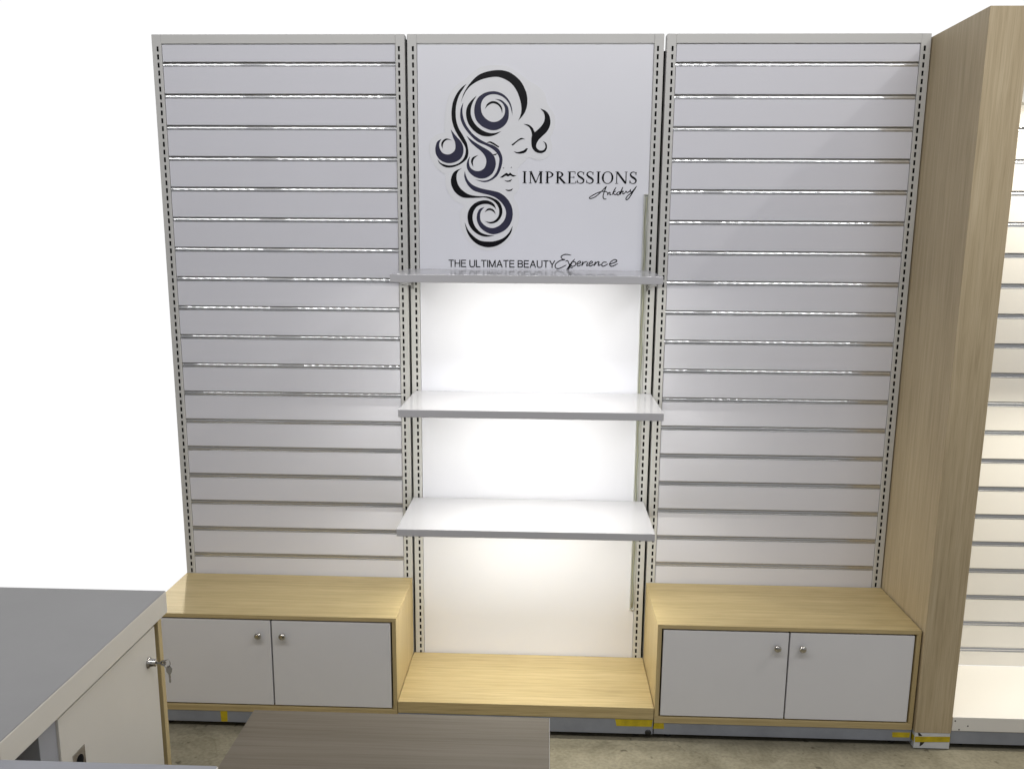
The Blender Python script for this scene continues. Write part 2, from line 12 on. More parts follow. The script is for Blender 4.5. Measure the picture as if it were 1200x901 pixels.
EXPERIENCE = [[[16638,18715],[16557,18729],[16477,18743],[16403,18744],[16334,18726],[16272,18695],[16234,18662],[16231,18627],[16251,18591],[16280,18563],[16317,18549],[16362,18544],[16407,18539]],[[16407,18539],[16332,18527],[16257,18516],[16187,18493],[16119,18452],[16056,18400],[16012,18348],[15994,18298],[15996,18248],[16014,18211],[16047,18186],[16096,18174],[16161,18181],[16248,18217],[16352,18272],[16456,18327]],[[16792,18567],[16740,18513],[16688,18460],[16632,18391],[16569,18295],[16502,18183],[16435,18070]],[[16415,18464],[16441,18483],[16466,18501],[16490,18502],[16513,18474],[16534,18427],[16556,18378],[16577,18325],[16598,18269],[16622,18228],[16650,18214],[16681,18215],[16711,18217]],[[16694,18454],[16735,18454],[16777,18453],[16808,18442],[16825,18410],[16831,18368],[16823,18330],[16794,18301],[16751,18277],[16710,18267],[16678,18278],[16649,18303],[16620,18328]],[[16694,18454],[16663,18395],[16632,18335],[16602,18278],[16575,18225],[16549,18173],[16523,18121]],[[16898,18362],[16945,18381],[16993,18400],[17023,18419],[17026,18444],[17012,18470],[16990,18481],[16955,18468],[16912,18439],[16884,18405],[16880,18361],[16890,18311],[16912,18281],[16950,18285],[17000,18308],[17050,18332]],[[17116,18482],[17099,18408],[17081,18334],[17076,18295],[17090,18316],[17116,18372],[17149,18420],[17190,18442],[17239,18457],[17287,18471]],[[17325,18453],[17300,18393],[17274,18334],[17266,18296],[17287,18295],[17327,18314],[17366,18334]],[[17390,18372],[17433,18389],[17477,18405],[17503,18423],[17503,18448],[17486,18475],[17463,18485],[17432,18468],[17394,18434],[17371,18397],[17369,18354],[17380,18309],[17405,18285],[17446,18296],[17501,18329],[17555,18361]],[[17628,18474],[17603,18404],[17578,18335],[17569,18299],[17586,18321],[17618,18378],[17654,18424],[17695,18450],[17739,18467],[17767,18462],[17760,18419],[17738,18355],[17733,18313],[17763,18315],[17810,18339],[17858,18363]],[[18082,18446],[18034,18449],[17985,18452],[17944,18445],[17911,18420],[17887,18384],[17877,18351],[17884,18320],[17906,18292],[17942,18283],[17997,18304],[18066,18344],[18135,18384]],[[18186,18366],[18266,18392],[18347,18417],[18410,18443],[18452,18469],[18478,18496],[18484,18518],[18464,18538],[18426,18554],[18382,18554],[18332,18531],[18276,18493],[18233,18454],[18208,18415],[18196,18375],[18199,18341],[18218,18313],[18253,18290],[18301,18286],[18367,18310],[18446,18352],[18525,18394]]]
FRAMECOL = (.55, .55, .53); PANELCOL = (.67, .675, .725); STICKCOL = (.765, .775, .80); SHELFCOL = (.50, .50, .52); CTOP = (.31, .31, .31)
OAK = ((.60, .485, .26), (.54, .43, .22), (.46, .36, .18)); OAKZ = ((.575, .48, .32), (.505, .412, .262), (.42, .337, .208))
FILL_L = (.15, .15, .16); FILL_R = (.33, .33, .345); LAMP = .80; SIDE = 34; REAR = 1.2; LED = (5.4, 5.4, 5.6); BAY = 8.5; BAY_FILL = 5.5


# ---------------------------------------------------------------- materials
def new_mat(name):
    m = bpy.data.materials.new(name); m.use_nodes = True
    nt = m.node_tree
    return m, nt, nt.nodes['Principled BSDF']

def N(nt, t, **kw):
    n = nt.nodes.new(t)
    for k, v in kw.items():
        if k.startswith('i_'): n.inputs[k[2:].replace('_', ' ')].default_value = v
        else: setattr(n, k, v)
    return n

def ramp(nt, fac, stops):
    r = nt.nodes.new('ShaderNodeValToRGB')
    e = r.color_ramp.elements
    while len(e) < len(stops): e.new(.5)
    for el, (p, c) in zip(e, stops):
        el.position = p; el.color = (*c, 1)
    nt.links.new(fac, r.inputs['Fac'])
    return r

def coords(nt, scale=(1, 1, 1), loc=(0, 0, 0), rot=(0, 0, 0)):
    tc = nt.nodes.new('ShaderNodeTexCoord'); mp = nt.nodes.new('ShaderNodeMapping')
    mp.inputs['Scale'].default_value = scale; mp.inputs['Location'].default_value = loc; mp.inputs['Rotation'].default_value = rot
    nt.links.new(tc.outputs['Object'], mp.inputs['Vector'])
    return mp.outputs['Vector']

def add_bump(nt, b, height, strength, dist=.002):
    bp = nt.nodes.new('ShaderNodeBump'); bp.inputs['Strength'].default_value = strength; bp.inputs['Distance'].default_value = dist
    nt.links.new(height, bp.inputs['Height']); nt.links.new(bp.outputs['Normal'], b.inputs['Normal'])

def paint(name, col, rough=.45, var=.05, scale=3.0, bump=.0, metallic=0, spec=.5, rvar=.06):
    """slightly uneven lacquer / laminate / powder coat"""
    m, nt, b = new_mat(name)
    v = coords(nt)
    n1 = N(nt, 'ShaderNodeTexNoise'); n1.inputs['Scale'].default_value = scale; n1.inputs['Detail'].default_value = 6; n1.inputs['Roughness'].default_value = .6
    nt.links.new(v, n1.inputs['Vector'])
    lo = tuple(c * (1 - var) for c in col); hi = tuple(min(1, c * (1 + var)) for c in col)
    r = ramp(nt, n1.outputs['Fac'], [(.3, lo), (.7, hi)])
    nt.links.new(r.outputs['Color'], b.inputs['Base Color'])
    mr = N(nt, 'ShaderNodeMapRange'); mr.inputs['To Min'].default_value = max(.02, rough - rvar); mr.inputs['To Max'].default_value = rough + rvar
    nt.links.new(n1.outputs['Fac'], mr.inputs['Value']); nt.links.new(mr.outputs['Result'], b.inputs['Roughness'])
    b.inputs['Metallic'].default_value = metallic
    b.inputs['Specular IOR Level'].default_value = spec
    if bump:
        n2 = N(nt, 'ShaderNodeTexNoise'); n2.inputs['Scale'].default_value = 260; n2.inputs['Detail'].default_value = 3
        nt.links.new(v, n2.inputs['Vector'])
        add_bump(nt, b, n2.outputs['Fac'], bump, .0006)
    return m

def satin(m, col):
    """half of the lacquer is matt: keeps a weak mirror image at grazing angles"""
    nt = m.node_tree; b = nt.nodes['Principled BSDF']; out = nt.nodes['Material Output']
    d = nt.nodes.new('ShaderNodeBsdfDiffuse'); d.inputs['Color'].default_value = (*col, 1)
    mx = nt.nodes.new('ShaderNodeMixShader'); mx.inputs['Fac'].default_value = .35
    nt.links.new(b.outputs[0], mx.inputs[1]); nt.links.new(d.outputs[0], mx.inputs[2]); nt.links.new(mx.outputs[0], out.inputs['Surface'])
    return m

def wood(name, axis, light, mid, dark, rough=.5, s=1.0, spec=.35):
    """straight-grained veneer; axis = direction of the grain"""
    m, nt, b = new_mat(name)
    sc = [26 * s] * 3; sc['xyz'.index(axis)] = (.55 if axis == 'x' else 1.0) * s
    v = coords(nt, sc)
    n1 = N(nt, 'ShaderNodeTexNoise'); n1.inputs['Scale'].default_value = 1.7; n1.inputs['Detail'].default_value = 8; n1.inputs['Roughness'].default_value = .62; n1.inputs['Distortion'].default_value = .35
    nt.links.new(v, n1.inputs['Vector'])
    sc2 = [150 * s] * 3; sc2['xyz'.index(axis)] = 3.2 * s
    v2 = coords(nt, sc2, (3, 7, 1))
    n2 = N(nt, 'ShaderNodeTexNoise'); n2.inputs['Scale'].default_value = 1.4; n2.inputs['Detail'].default_value = 4
    nt.links.new(v2, n2.inputs['Vector'])
    sc3 = [6 * s] * 3; sc3['xyz'.index(axis)] = .8 * s
    v3 = coords(nt, sc3, (9, 2, 5))
    n3 = N(nt, 'ShaderNodeTexNoise'); n3.inputs['Scale'].default_value = 1.0; n3.inputs['Detail'].default_value = 3
    nt.links.new(v3, n3.inputs['Vector'])
    r1 = ramp(nt, n1.outputs['Fac'], [(.28, dark), (.48, mid), (.72, light)])
    r2 = ramp(nt, n2.outputs['Fac'], [(.34, (.72, .70, .66)), (.52, (1, 1, 1))])
    mx = N(nt, 'ShaderNodeMix', data_type='RGBA', blend_type='MULTIPLY'); mx.inputs['Factor'].default_value = .75 if axis == 'x' and 'ash' not in name else .45
    nt.links.new(r1.outputs['Color'], mx.inputs['A']); nt.links.new(r2.outputs['Color'], mx.inputs['B'])
    r3 = ramp(nt, n3.outputs['Fac'], [(.3, (.9, .89, .87)), (.7, (1.0, 1.0, 1.0))])
    mx2 = N(nt, 'ShaderNodeMix', data_type='RGBA', blend_type='MULTIPLY'); mx2.inputs['Factor'].default_value = 1
    nt.links.new(mx.outputs['Result'], mx2.inputs['A']); nt.links.new(r3.outputs['Color'], mx2.inputs['B'])
    nt.links.new(mx2.outputs['Result'], b.inputs['Base Color'])
    b.inputs['Roughness'].default_value = rough; b.inputs['Specular IOR Level'].default_value = spec
    add_bump(nt, b, n2.outputs['Fac'], .18, .0006)
    return m

def concrete():
    m, nt, b = new_mat('concrete')
    v = coords(nt)
    a = N(nt, 'ShaderNodeTexNoise'); a.inputs['Scale'].default_value = 5; a.inputs['Detail'].default_value = 9; a.inputs['Roughness'].default_value = .68; a.inputs['Distortion'].default_value = .8
    f = N(nt, 'ShaderNodeTexNoise'); f.inputs['Scale'].default_value = 70; f.inputs['Detail'].default_value = 6
    s = N(nt, 'ShaderNodeTexNoise'); s.inputs['Scale'].default_value = 22; s.inputs['Detail'].default_value = 2
    vo = N(nt, 'ShaderNodeTexVoronoi', feature='DISTANCE_TO_EDGE'); vo.inputs['Scale'].default_value = 2.2
    for n in (a, f, s): nt.links.new(v, n.inputs['Vector'])
    dv = N(nt, 'ShaderNodeMix', data_type='VECTOR'); dv.inputs['Factor'].default_value = .25
    nt.links.new(v, dv.inputs['A']); nt.links.new(a.outputs['Color'], dv.inputs['B']); nt.links.new(dv.outputs['Result'], vo.inputs['Vector'])
    r = ramp(nt, a.outputs['Fac'], [(.25, (.15, .134, .092)), (.46, (.22, .20, .142)), (.62, (.262, .24, .174)), (.78, (.32, .298, .222))])
    rf = ramp(nt, f.outputs['Fac'], [(.3, (.72, .72, .70)), (.6, (1, 1, 1))])
    rs = ramp(nt, s.outputs['Fac'], [(.27, (.3, .28, .25)), (.34, (1, 1, 1))])
    rc = ramp(nt, vo.outputs['Distance'], [(.0, (.55, .53, .5)), (.012, (1, 1, 1))])
    cur = r.outputs['Color']
    for o, fac in ((rf, .8), (rs, .75), (rc, .5)):
        mx = N(nt, 'ShaderNodeMix', data_type='RGBA', blend_type='MULTIPLY'); mx.inputs['Factor'].default_value = fac
        nt.links.new(cur, mx.inputs['A']); nt.links.new(o.outputs['Color'], mx.inputs['B']); cur = mx.outputs['Result']
    nt.links.new(cur, b.inputs['Base Color'])
    b.inputs['Roughness'].default_value = .72; b.inputs['Specular IOR Level'].default_value = .3
    add_bump(nt, b, f.outputs['Fac'], .35, .002)
    return m

def metal(name, col, rough, aniso=None, scale=(3, 60, 60), var=.06):
    m, nt, b = new_mat(name)
    v = coords(nt, scale)
    n = N(nt, 'ShaderNodeTexNoise'); n.inputs['Scale'].default_value = 2; n.inputs['Detail'].default_value = 4
    nt.links.new(v, n.inputs['Vector'])
    mr = N(nt, 'ShaderNodeMapRange'); mr.inputs['To Min'].default_value = rough * .85; mr.inputs['To Max'].default_value = rough * 1.2
    nt.links.new(n.outputs['Fac'], mr.inputs['Value']); nt.links.new(mr.outputs['Result'], b.inputs['Roughness'])
    r = ramp(nt, n.outputs['Fac'], [(.3, tuple(c * (1 - var) for c in col)), (.7, col)])
    nt.links.new(r.outputs['Color'], b.inputs['Base Color'])
    b.inputs['Metallic'].default_value = 1
    if aniso:                       # extrusion lines run along x, so light smears up and down
        b.inputs['Anisotropic'].default_value = aniso
        cx = nt.nodes.new('ShaderNodeCombineXYZ'); cx.inputs['Z'].default_value = 1
        nt.links.new(cx.outputs[0], b.inputs['Tangent'])
    return m

def brushed(m, col):
    """mostly satin anodising with a thin mirror-like share that sparkles"""
    nt = m.node_tree; b = nt.nodes['Principled BSDF']; out = nt.nodes['Material Output']
    d = nt.nodes.new('ShaderNodeBsdfAnisotropic'); d.inputs['Color'].default_value = (*col, 1); d.inputs['Roughness'].default_value = .34
    mx = nt.nodes.new('ShaderNodeMixShader'); mx.inputs['Fac'].default_value = .42
    nt.links.new(b.outputs[0], mx.inputs[1]); nt.links.new(d.outputs[0], mx.inputs[2]); nt.links.new(mx.outputs[0], out.inputs['Surface'])
    return m

def emit(name, col, strength):
    m, nt, b = new_mat(name)
    b.inputs['Base Color'].default_value = (*col, 1)
    b.inputs['Emission Color'].default_value = (*col, 1); b.inputs['Emission Strength'].default_value = strength
    return m

def tape_mat():
    m = paint('yellow_tape', (.52, .40, .01), .5, .22, 30)
    return m

M = dict(
    frame=paint('grey_powder_coat', FRAMECOL, .42, .03, 4, .10),
    panel=paint('white_melamine', PANELCOL, .40, .012, 2, 0, spec=.35),
    board=paint('white_board', (.75, .76, .81), .35, .012, 2, 0, spec=.4),
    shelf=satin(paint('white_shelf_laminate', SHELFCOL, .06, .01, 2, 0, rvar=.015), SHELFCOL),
    door=paint('white_door_lacquer', (.755, .755, .77), .32, .02, 2.5, 0, rvar=.10),
    counter_white=paint('cream_white_laminate', (.70, .675, .61), .4, .02, 5, 0),
    counter_top=paint('grey_laminate', CTOP, .42, .05, 3, .12, spec=.3),
    counter_grey=paint('pale_grey_laminate', (.36, .37, .40), .42, .05, 3, .12, spec=.3),
    dark=paint('shade_black', (.006, .006, .006), .9, .1, 3, spec=.1),  # near-black colour stands in for shade in slots, grooves and holes
    gap=paint('gap_shade', (.02, .015, .008), .8, .1, 3, spec=.1),
    brown_dark=paint('dark_gap', (.06, .048, .03), .7, .1, 3),
    plinth=paint('filmed_steel_plinth', (.26, .28, .32), .38, .12, 9),
    alu=brushed(metal('aluminium_insert', (.78, .79, .80), .065, aniso=1.0, scale=(1, 30, 30)), (.62, .63, .64)),
    chrome=metal('chrome', (.62, .60, .56), .09),
    steel=metal('steel_bracket', (.36, .355, .34), .26),
    oak_x=wood('maple_veneer', 'x', OAK[0], OAK[1], OAK[2], s=1.5),
    oak_z=wood('maple_veneer_upright', 'z', OAKZ[0], OAKZ[1], OAKZ[2], s=1.5),
    oak_side=wood('maple_veneer_side', 'z', OAK[0], OAK[1], OAK[1]),
    ash=wood('brown_ash_veneer', 'x', (.196, .173, .136), (.178, .154, .118), (.150, .128, .096), s=.85, spec=.3),
    band=paint('grey_edge_band', (.42, .41, .40), .4, .03, 5),
    ink=paint('black_vinyl', (.006, .006, .008), .35, .1, 9, spec=.12),
    ink_blue=paint('slate_vinyl', (.036, .036, .066), .32, .12, 9, spec=.15),
    clear=paint('clear_sticker_film', STICKCOL, .22, .01, 5),
    cable=paint('yellow_green_cable', (.36, .37, .27), .4, .05, 20),
    duct=paint('frosted_cable_channel', (.55, .56, .52), .25, .03, 5),
    warmwhite=paint('warm_white_board', (.80, .785, .74), .4, .015, 3),
    tape=tape_mat(),
    film=paint('torn_film', (.62, .64, .66), .3, .08, 20),
    black_plastic=paint('black_plastic', (.02, .02, .02), .4, .1, 20),
    led=emit('led_diffuser', (1, .98, .93), 2.5),
    floor=concrete(),
)

# ---------------------------------------------------------------- mesh helpers
class MB:
    def __init__(s): s.bm = bmesh.new(); s.mats = []
    def mi(s, m):
        if m not in s.mats: s.mats.append(m)
        return s.mats.index(m)
    def box(s, x0, x1, y0, y1, z0, z1, m, bev=.0012):
        vs = [s.bm.verts.new((x, y, z)) for x in (x0, x1) for y in (y0, y1) for z in (z0, z1)]
        F = [(0, 1, 3, 2), (4, 6, 7, 5), (0, 4, 5, 1), (2, 3, 7, 6), (0, 2, 6, 4), (1, 5, 7, 3)]
        fs = [s.bm.faces.new([vs[i] for i in f]) for f in F]
        k = s.mi(m)
        for f in fs: f.material_index = k
        if bev:
            es = list({e for f in fs for e in f.edges})
            r = bmesh.ops.bevel(s.bm, geom=es, offset=bev, segments=2, profile=.5, affect='EDGES', clamp_overlap=True)
            for f in r['faces']: f.material_index = k
        return s
    def quad(s, a, b, c, d, m):
        f = s.bm.faces.new([s.bm.verts.new(p) for p in (a, b, c, d)]); f.material_index = s.mi(m)
    def poly_y(s, pts, y0, y1, m):
        """outline in x,z extruded from y0 (front) to y1 (back)"""
        k = s.mi(m)
        A = [s.bm.verts.new((x, y0, z)) for x, z in pts]; B = [s.bm.verts.new((x, y1, z)) for x, z in pts]
        f = s.bm.faces.new(A); f.material_index = k
        n = len(pts)
        for i in range(n):
            f = s.bm.faces.new((A[i], B[i], B[(i + 1) % n], A[(i + 1) % n])); f.material_index = k
        f = s.bm.faces.new(B[::-1]); f.material_index = k
        return s
    def poly_x(s, pts, x0, x1, m):
        k = s.mi(m)
        A = [s.bm.verts.new((x0, y, z)) for y, z in pts]; B = [s.bm.verts.new((x1, y, z)) for y, z in pts]
        n = len(pts)
        for ff in (A, B[::-1]):
            f = s.bm.faces.new(ff); f.material_index = k
        for i in range(n):
            f = s.bm.faces.new((A[i], A[(i + 1) % n], B[(i + 1) % n], B[i])); f.material_index = k
        return s
    def lathe(s, c, axis, prof, m, n=28, smooth=True):
        """prof: (distance along axis, radius)"""
        k = s.mi(m); c = Vector(c); ax = Vector(axis).normalized()
        u = ax.orthogonal().normalized(); w = ax.cross(u)
        rings = []
        for d, r in prof:
            if r < 1e-6: rings.append([s.bm.verts.new(c + ax * d)])
            else: rings.append([s.bm.verts.new(c + ax * d + (u * math.cos(t) + w * math.sin(t)) * r) for t in [2 * math.pi * i / n for i in range(n)]])
        for a, b in zip(rings, rings[1:]):
            for i in range(n):
                j = (i + 1) % n
                if len(a) == 1 and len(b) == 1: continue
                if len(a) == 1: f = s.bm.faces.new((a[0], b[i], b[j]))
                elif len(b) == 1: f = s.bm.faces.new((a[i], b[0], a[j]))
                else: f = s.bm.faces.new((a[i], b[i], b[j], a[j]))
                f.material_index = k; f.smooth = smooth
        return s
    def tube(s, pts, r, m, n=10, closed=False):
        k = s.mi(m); P = [Vector(p) for p in pts]; rings = []
        L = len(P)
        for i in range(L):
            a = P[(i - 1) % L] if closed or i > 0 else P[i]; b = P[(i + 1) % L] if closed or i < L - 1 else P[i]
            t = (b - a).normalized(); u = t.cross(Vector((.31, .27, .9))).normalized(); w = t.cross(u)
            rings.append([s.bm.verts.new(P[i] + (u * math.cos(q) + w * math.sin(q)) * r) for q in [2 * math.pi * j / n for j in range(n)]])
        for i in range(L if closed else L - 1):
            a, b = rings[i], rings[(i + 1) % L]
            for j in range(n):
                f = s.bm.faces.new((a[j], a[(j + 1) % n], b[(j + 1) % n], b[j])); f.material_index = k; f.smooth = True
        if not closed:
            for rr in (rings[0], rings[-1][::-1]):
                f = s.bm.faces.new(rr); f.material_index = k
        return s
    def stroke(s, pts, hw, y0, y1, m): return s.ribbon(pts, hw, y0, y1, m, 1)
    def ribbon(s, pts, hw, y0, y1, m, tip=.55):
        """pen stroke: polyline in x,z of half width hw, with depth y0..y1"""
        k = s.mi(m); P = [Vector((x, z)) for x, z in pts]
        Q = [P[0]]
        for p in P[1:]:
            if (p - Q[-1]).length > 2e-4: Q.append(p)
        L = []
        for i, p in enumerate(Q):
            a = Q[max(0, i - 1)]; b = Q[min(len(Q) - 1, i + 1)]
            t = (b - a).normalized() if (b - a).length > 1e-6 else Vector((1, 0)); nrm = Vector((-t.y, t.x))
            e = min(i, len(Q) - 1 - i); ww = hw * (tip if e == 0 else 1)
            L.append((p + nrm * ww, p - nrm * ww))
        F = [[s.bm.verts.new((q.x, y, q.y)) for q in pr] for y in (y0, y1) for pr in L]
        n = len(L)
        for i in range(n - 1):
            a, b, c, d = F[i], F[i + 1], F[n + i], F[n + i + 1]
            for vs in ((a[0], a[1], b[1], b[0]), (a[0], b[0], d[0], c[0]), (a[1], c[1], d[1], b[1])):
                f = s.bm.faces.new(vs); f.material_index = k
        return s
    def build(s, name, parent=None):
        bmesh.ops.recalc_face_normals(s.bm, faces=s.bm.faces[:])
        off = base_of(parent)
        if off.length: bmesh.ops.translate(s.bm, verts=s.bm.verts[:], vec=-off)
        me = bpy.data.meshes.new(name); s.bm.to_mesh(me); s.bm.free()
        for m in s.mats: me.materials.append(m)
        o = bpy.data.objects.new(name, me); COL.objects.link(o)
        if parent: o.parent = parent
        return o

def base_of(o):
    v = Vector((0, 0, 0))
    while o: v += Vector(o.location); o = o.parent
    return v

def tag(o, label=None, cat=None, group=None, kind=None):
    for k, v in (('label', label), ('category', cat), ('group', group), ('kind', kind)):
        if v: o[k] = v
    return o

def thing(name, loc, label, cat, group=None):
    o = bpy.data.objects.new(name, None); COL.objects.link(o); o.location = loc; o.empty_display_size = .1
    return tag(o, label, cat, group)

def copy_tree(o, parent=None):
    c = o.copy(); COL.objects.link(c); c.parent = parent
    for ch in list(o.children): copy_tree(ch, c)
    return c

# ---------------------------------------------------------------- measurements (metres; x right, y into the wall, z up)
TOP = 2.71; PITCH = .1195; Z0 = TOP - .1096
B2A, B2B = 1.0097, 2.0044          # centre bay
B3 = 2.0142                        # right bay starts
CT = .4845; CB = .0718; PB = .023  # cabinet top, cabinet bottom, plinth bottom
CD = .443                          # cabinet depth
UW = .037                          # upright width

# ---------------------------------------------------------------- setting
f = MB(); f.quad((-3.2, -7.5, 0), (6.5, -7.5, 0), (6.5, .22, 0), (-3.2, .22, 0), M['floor'])
fo = f.build('floor'); tag(fo, 'worn grey brown concrete floor', 'floor', kind='structure')

# ---------------------------------------------------------------- gondola bays
def upright(parent, x0, slot_x, zbot=.0):
    """slotted steel upright: real slots through the front face"""
    m = MB(); fr = M['frame']
    x1 = x0 + UW; sw = .0076; a, b = slot_x - sw / 2, slot_x + sw / 2
    z_hi = TOP
    def fq(xa, xb, za, zb): m.quad((xa, 0, za), (xb, 0, za), (xb, 0, zb), (xa, 0, zb), fr)
    e = .0015
    fq(x0 + e, a, zbot, z_hi - e); fq(b, x1 - e, zbot, z_hi - e)
    z = TOP - .0445; prev = z_hi - e
    while z - .019 > zbot + .02:
        fq(a, b, z, prev)
        zb_ = z - .019; d = .005
        m.quad((a, 0, zb_), (a, 0, z), (a, d, z), (a, d, zb_), M['dark']); m.quad((b, 0, zb_), (b, d, zb_), (b, d, z), (b, 0, z), M['dark'])  # slot walls painted black, their shade is in the colour
        m.quad((a, 0, z), (b, 0, z), (b, d, z), (a, d, z), M['dark']); m.quad((a, 0, zb_), (a, d, zb_), (b, d, zb_), (b, 0, zb_), M['dark'])
        prev = zb_; z -= .03
    fq(a, b, zbot, prev)
    m.quad((a - .004, .006, zbot), (b + .004, .006, zbot), (b + .004, .006, z_hi - .03), (a - .004, .006, z_hi - .03), M['dark'])
    for xs, s in ((x0, 1), (x1, -1)):
        m.quad((xs, e, zbot), (xs, .05, zbot), (xs, .05, z_hi - e), (xs, e, z_hi - e), fr)
        m.quad((xs, e, zbot), (xs, e, z_hi - e), (xs + s * e, 0, z_hi - e), (xs + s * e, 0, zbot), fr)
    m.quad((x0, .05, zbot), (x1, .05, zbot), (x1, .05, z_hi - e), (x0, .05, z_hi - e), fr)
    m.quad((x0 + e, 0, z_hi - e), (x1 - e, 0, z_hi - e), (x1 - e, e, z_hi), (x0 + e, e, z_hi), fr)
    m.quad((x0 + e, e, z_hi), (x1 - e, e, z_hi), (x1 - e, .05, z_hi), (x0 + e, .05, z_hi), fr)
    o = m.build('upright', parent)
    return o

def top_rail(parent, x0, x1):
    m = MB(); m.box(x0 + UW + .0001, x1 - UW - .0001, .0001, .05, TOP - .034, TOP - .0002, M['frame'], .0005)
    m.build('top_rail', parent)

INS_H = .0094      # half height of a groove
def insert_mesh(x0, x1, zc, y=.004):
    """extruded aluminium lip: slim flanges and a rounded, slightly upturned band between them"""
    m = MB(); prof = []
    a0, a1 = R(-14), R(36); Rr = .0134 / (math.sin(a1) - math.sin(a0))
    zc_arc = zc - Rr * (math.sin(a0) + math.sin(a1)) / 2
    y_arc = y + .0030 + Rr
    h = INS_H
    prof.append((y + .013, zc - h)); prof.append((y - .0008, zc - h)); prof.append((y - .0008, zc - h + .0014)); prof.append((y + .0042, zc - h + .0017))
    NP = 44                                   # eight fine extrusion ribs across the band
    for i in range(NP + 1):
        u = i / NP; t = a0 + (a1 - a0) * u; q = Rr + .00003 * math.sin(2 * math.pi * 8 * u)
        prof.append((y_arc - q * math.cos(t), zc_arc + q * math.sin(t)))
    prof.append((y + .0082, zc + h - .0017)); prof.append((y - .0008, zc + h - .0014)); prof.append((y - .0008, zc + h)); prof.append((y + .013, zc + h))
    k = m.mi(M['alu'])
    A = [m.bm.verts.new((x0, p, z)) for p, z in prof]; B = [m.bm.verts.new((x1, p, z)) for p, z in prof]
    for i in range(len(prof) - 1):
        f = m.bm.faces.new((A[i], A[i + 1], B[i + 1], B[i])); f.material_index = k; f.smooth = 4 <= i < 4 + NP
    return m

def slat_boards(parent, x0, x1, zs, ztop, zbot, mat, y=.004):
    m = MB(); hi = ztop
    for z in list(zs) + [None]:
        lo = zbot if z is None else z + INS_H + .0003
        if hi - lo > .004: m.box(x0, x1, y, y + .018, lo, hi, mat, .0009)
        if z is not None: hi = z - INS_H - .0003
    m.box(x0, x1, y + .0185, y + .024, zbot, ztop, M['dark'], 0)
    return m.build('slat_board', parent)

ZS = [Z0 - PITCH * i for i in range(18)]
def slat_bay(label):
    t = thing('slatwall_bay', (.5, 0, 0), label, 'slatwall', 'slatwall bays beside the sign bay')
    top_rail(t, 0, 1)
    upright(t, 0, .0225); upright(t, 1 - UW, 1 - .0225)
    slat_boards(t, UW + .0015, 1 - UW - .0015, ZS, TOP - .0375, .06, M['panel'])
    for z in ZS: insert_mesh(UW + .0004, 1 - UW - .0004, z).build('groove_insert', t)
    return t
bay = slat_bay('slatted white wall bay with metal grooves, the one behind the cabinet beside the grey counter')
bay2 = copy_tree(bay); bay2.location.x += B3 + .001
bay2['label'] = 'slatted white wall bay with metal grooves, its side touching the tall wooden pillar'

# centre bay with the sign
c = thing('display_bay', ((B2A + B2B) / 2, 0, 0), 'tall smooth white wall bay with a hair salon emblem and black lettering at its top', 'display panel')
top_rail(c, B2A, B2B); upright(c, B2A, B2A + .0225); upright(c, B2B - UW, B2B - .0225)
pn = MB(); pn.box(B2A + UW + .002, B2B - UW - .002, .004, .022, .06, TOP - .038, M['board'], .001)
pn = pn.build('back_panel', c)
PY = .004
st = MB(); st.poly_y([(x / 1e4, z / 1e4) for x, z in STICKER], PY - .0014, PY - .0001, M['clear']); st = st.build('emblem_sticker', c)
em = MB()
for i, (k, pts) in enumerate(EMBLEM):
    em.poly_y([(x / 1e4, z / 1e4) for x, z in pts], PY - .0018 - .00002 * i, PY - .00145, M['ink_blue' if k else 'ink'])
em.build('woman_emblem', st)

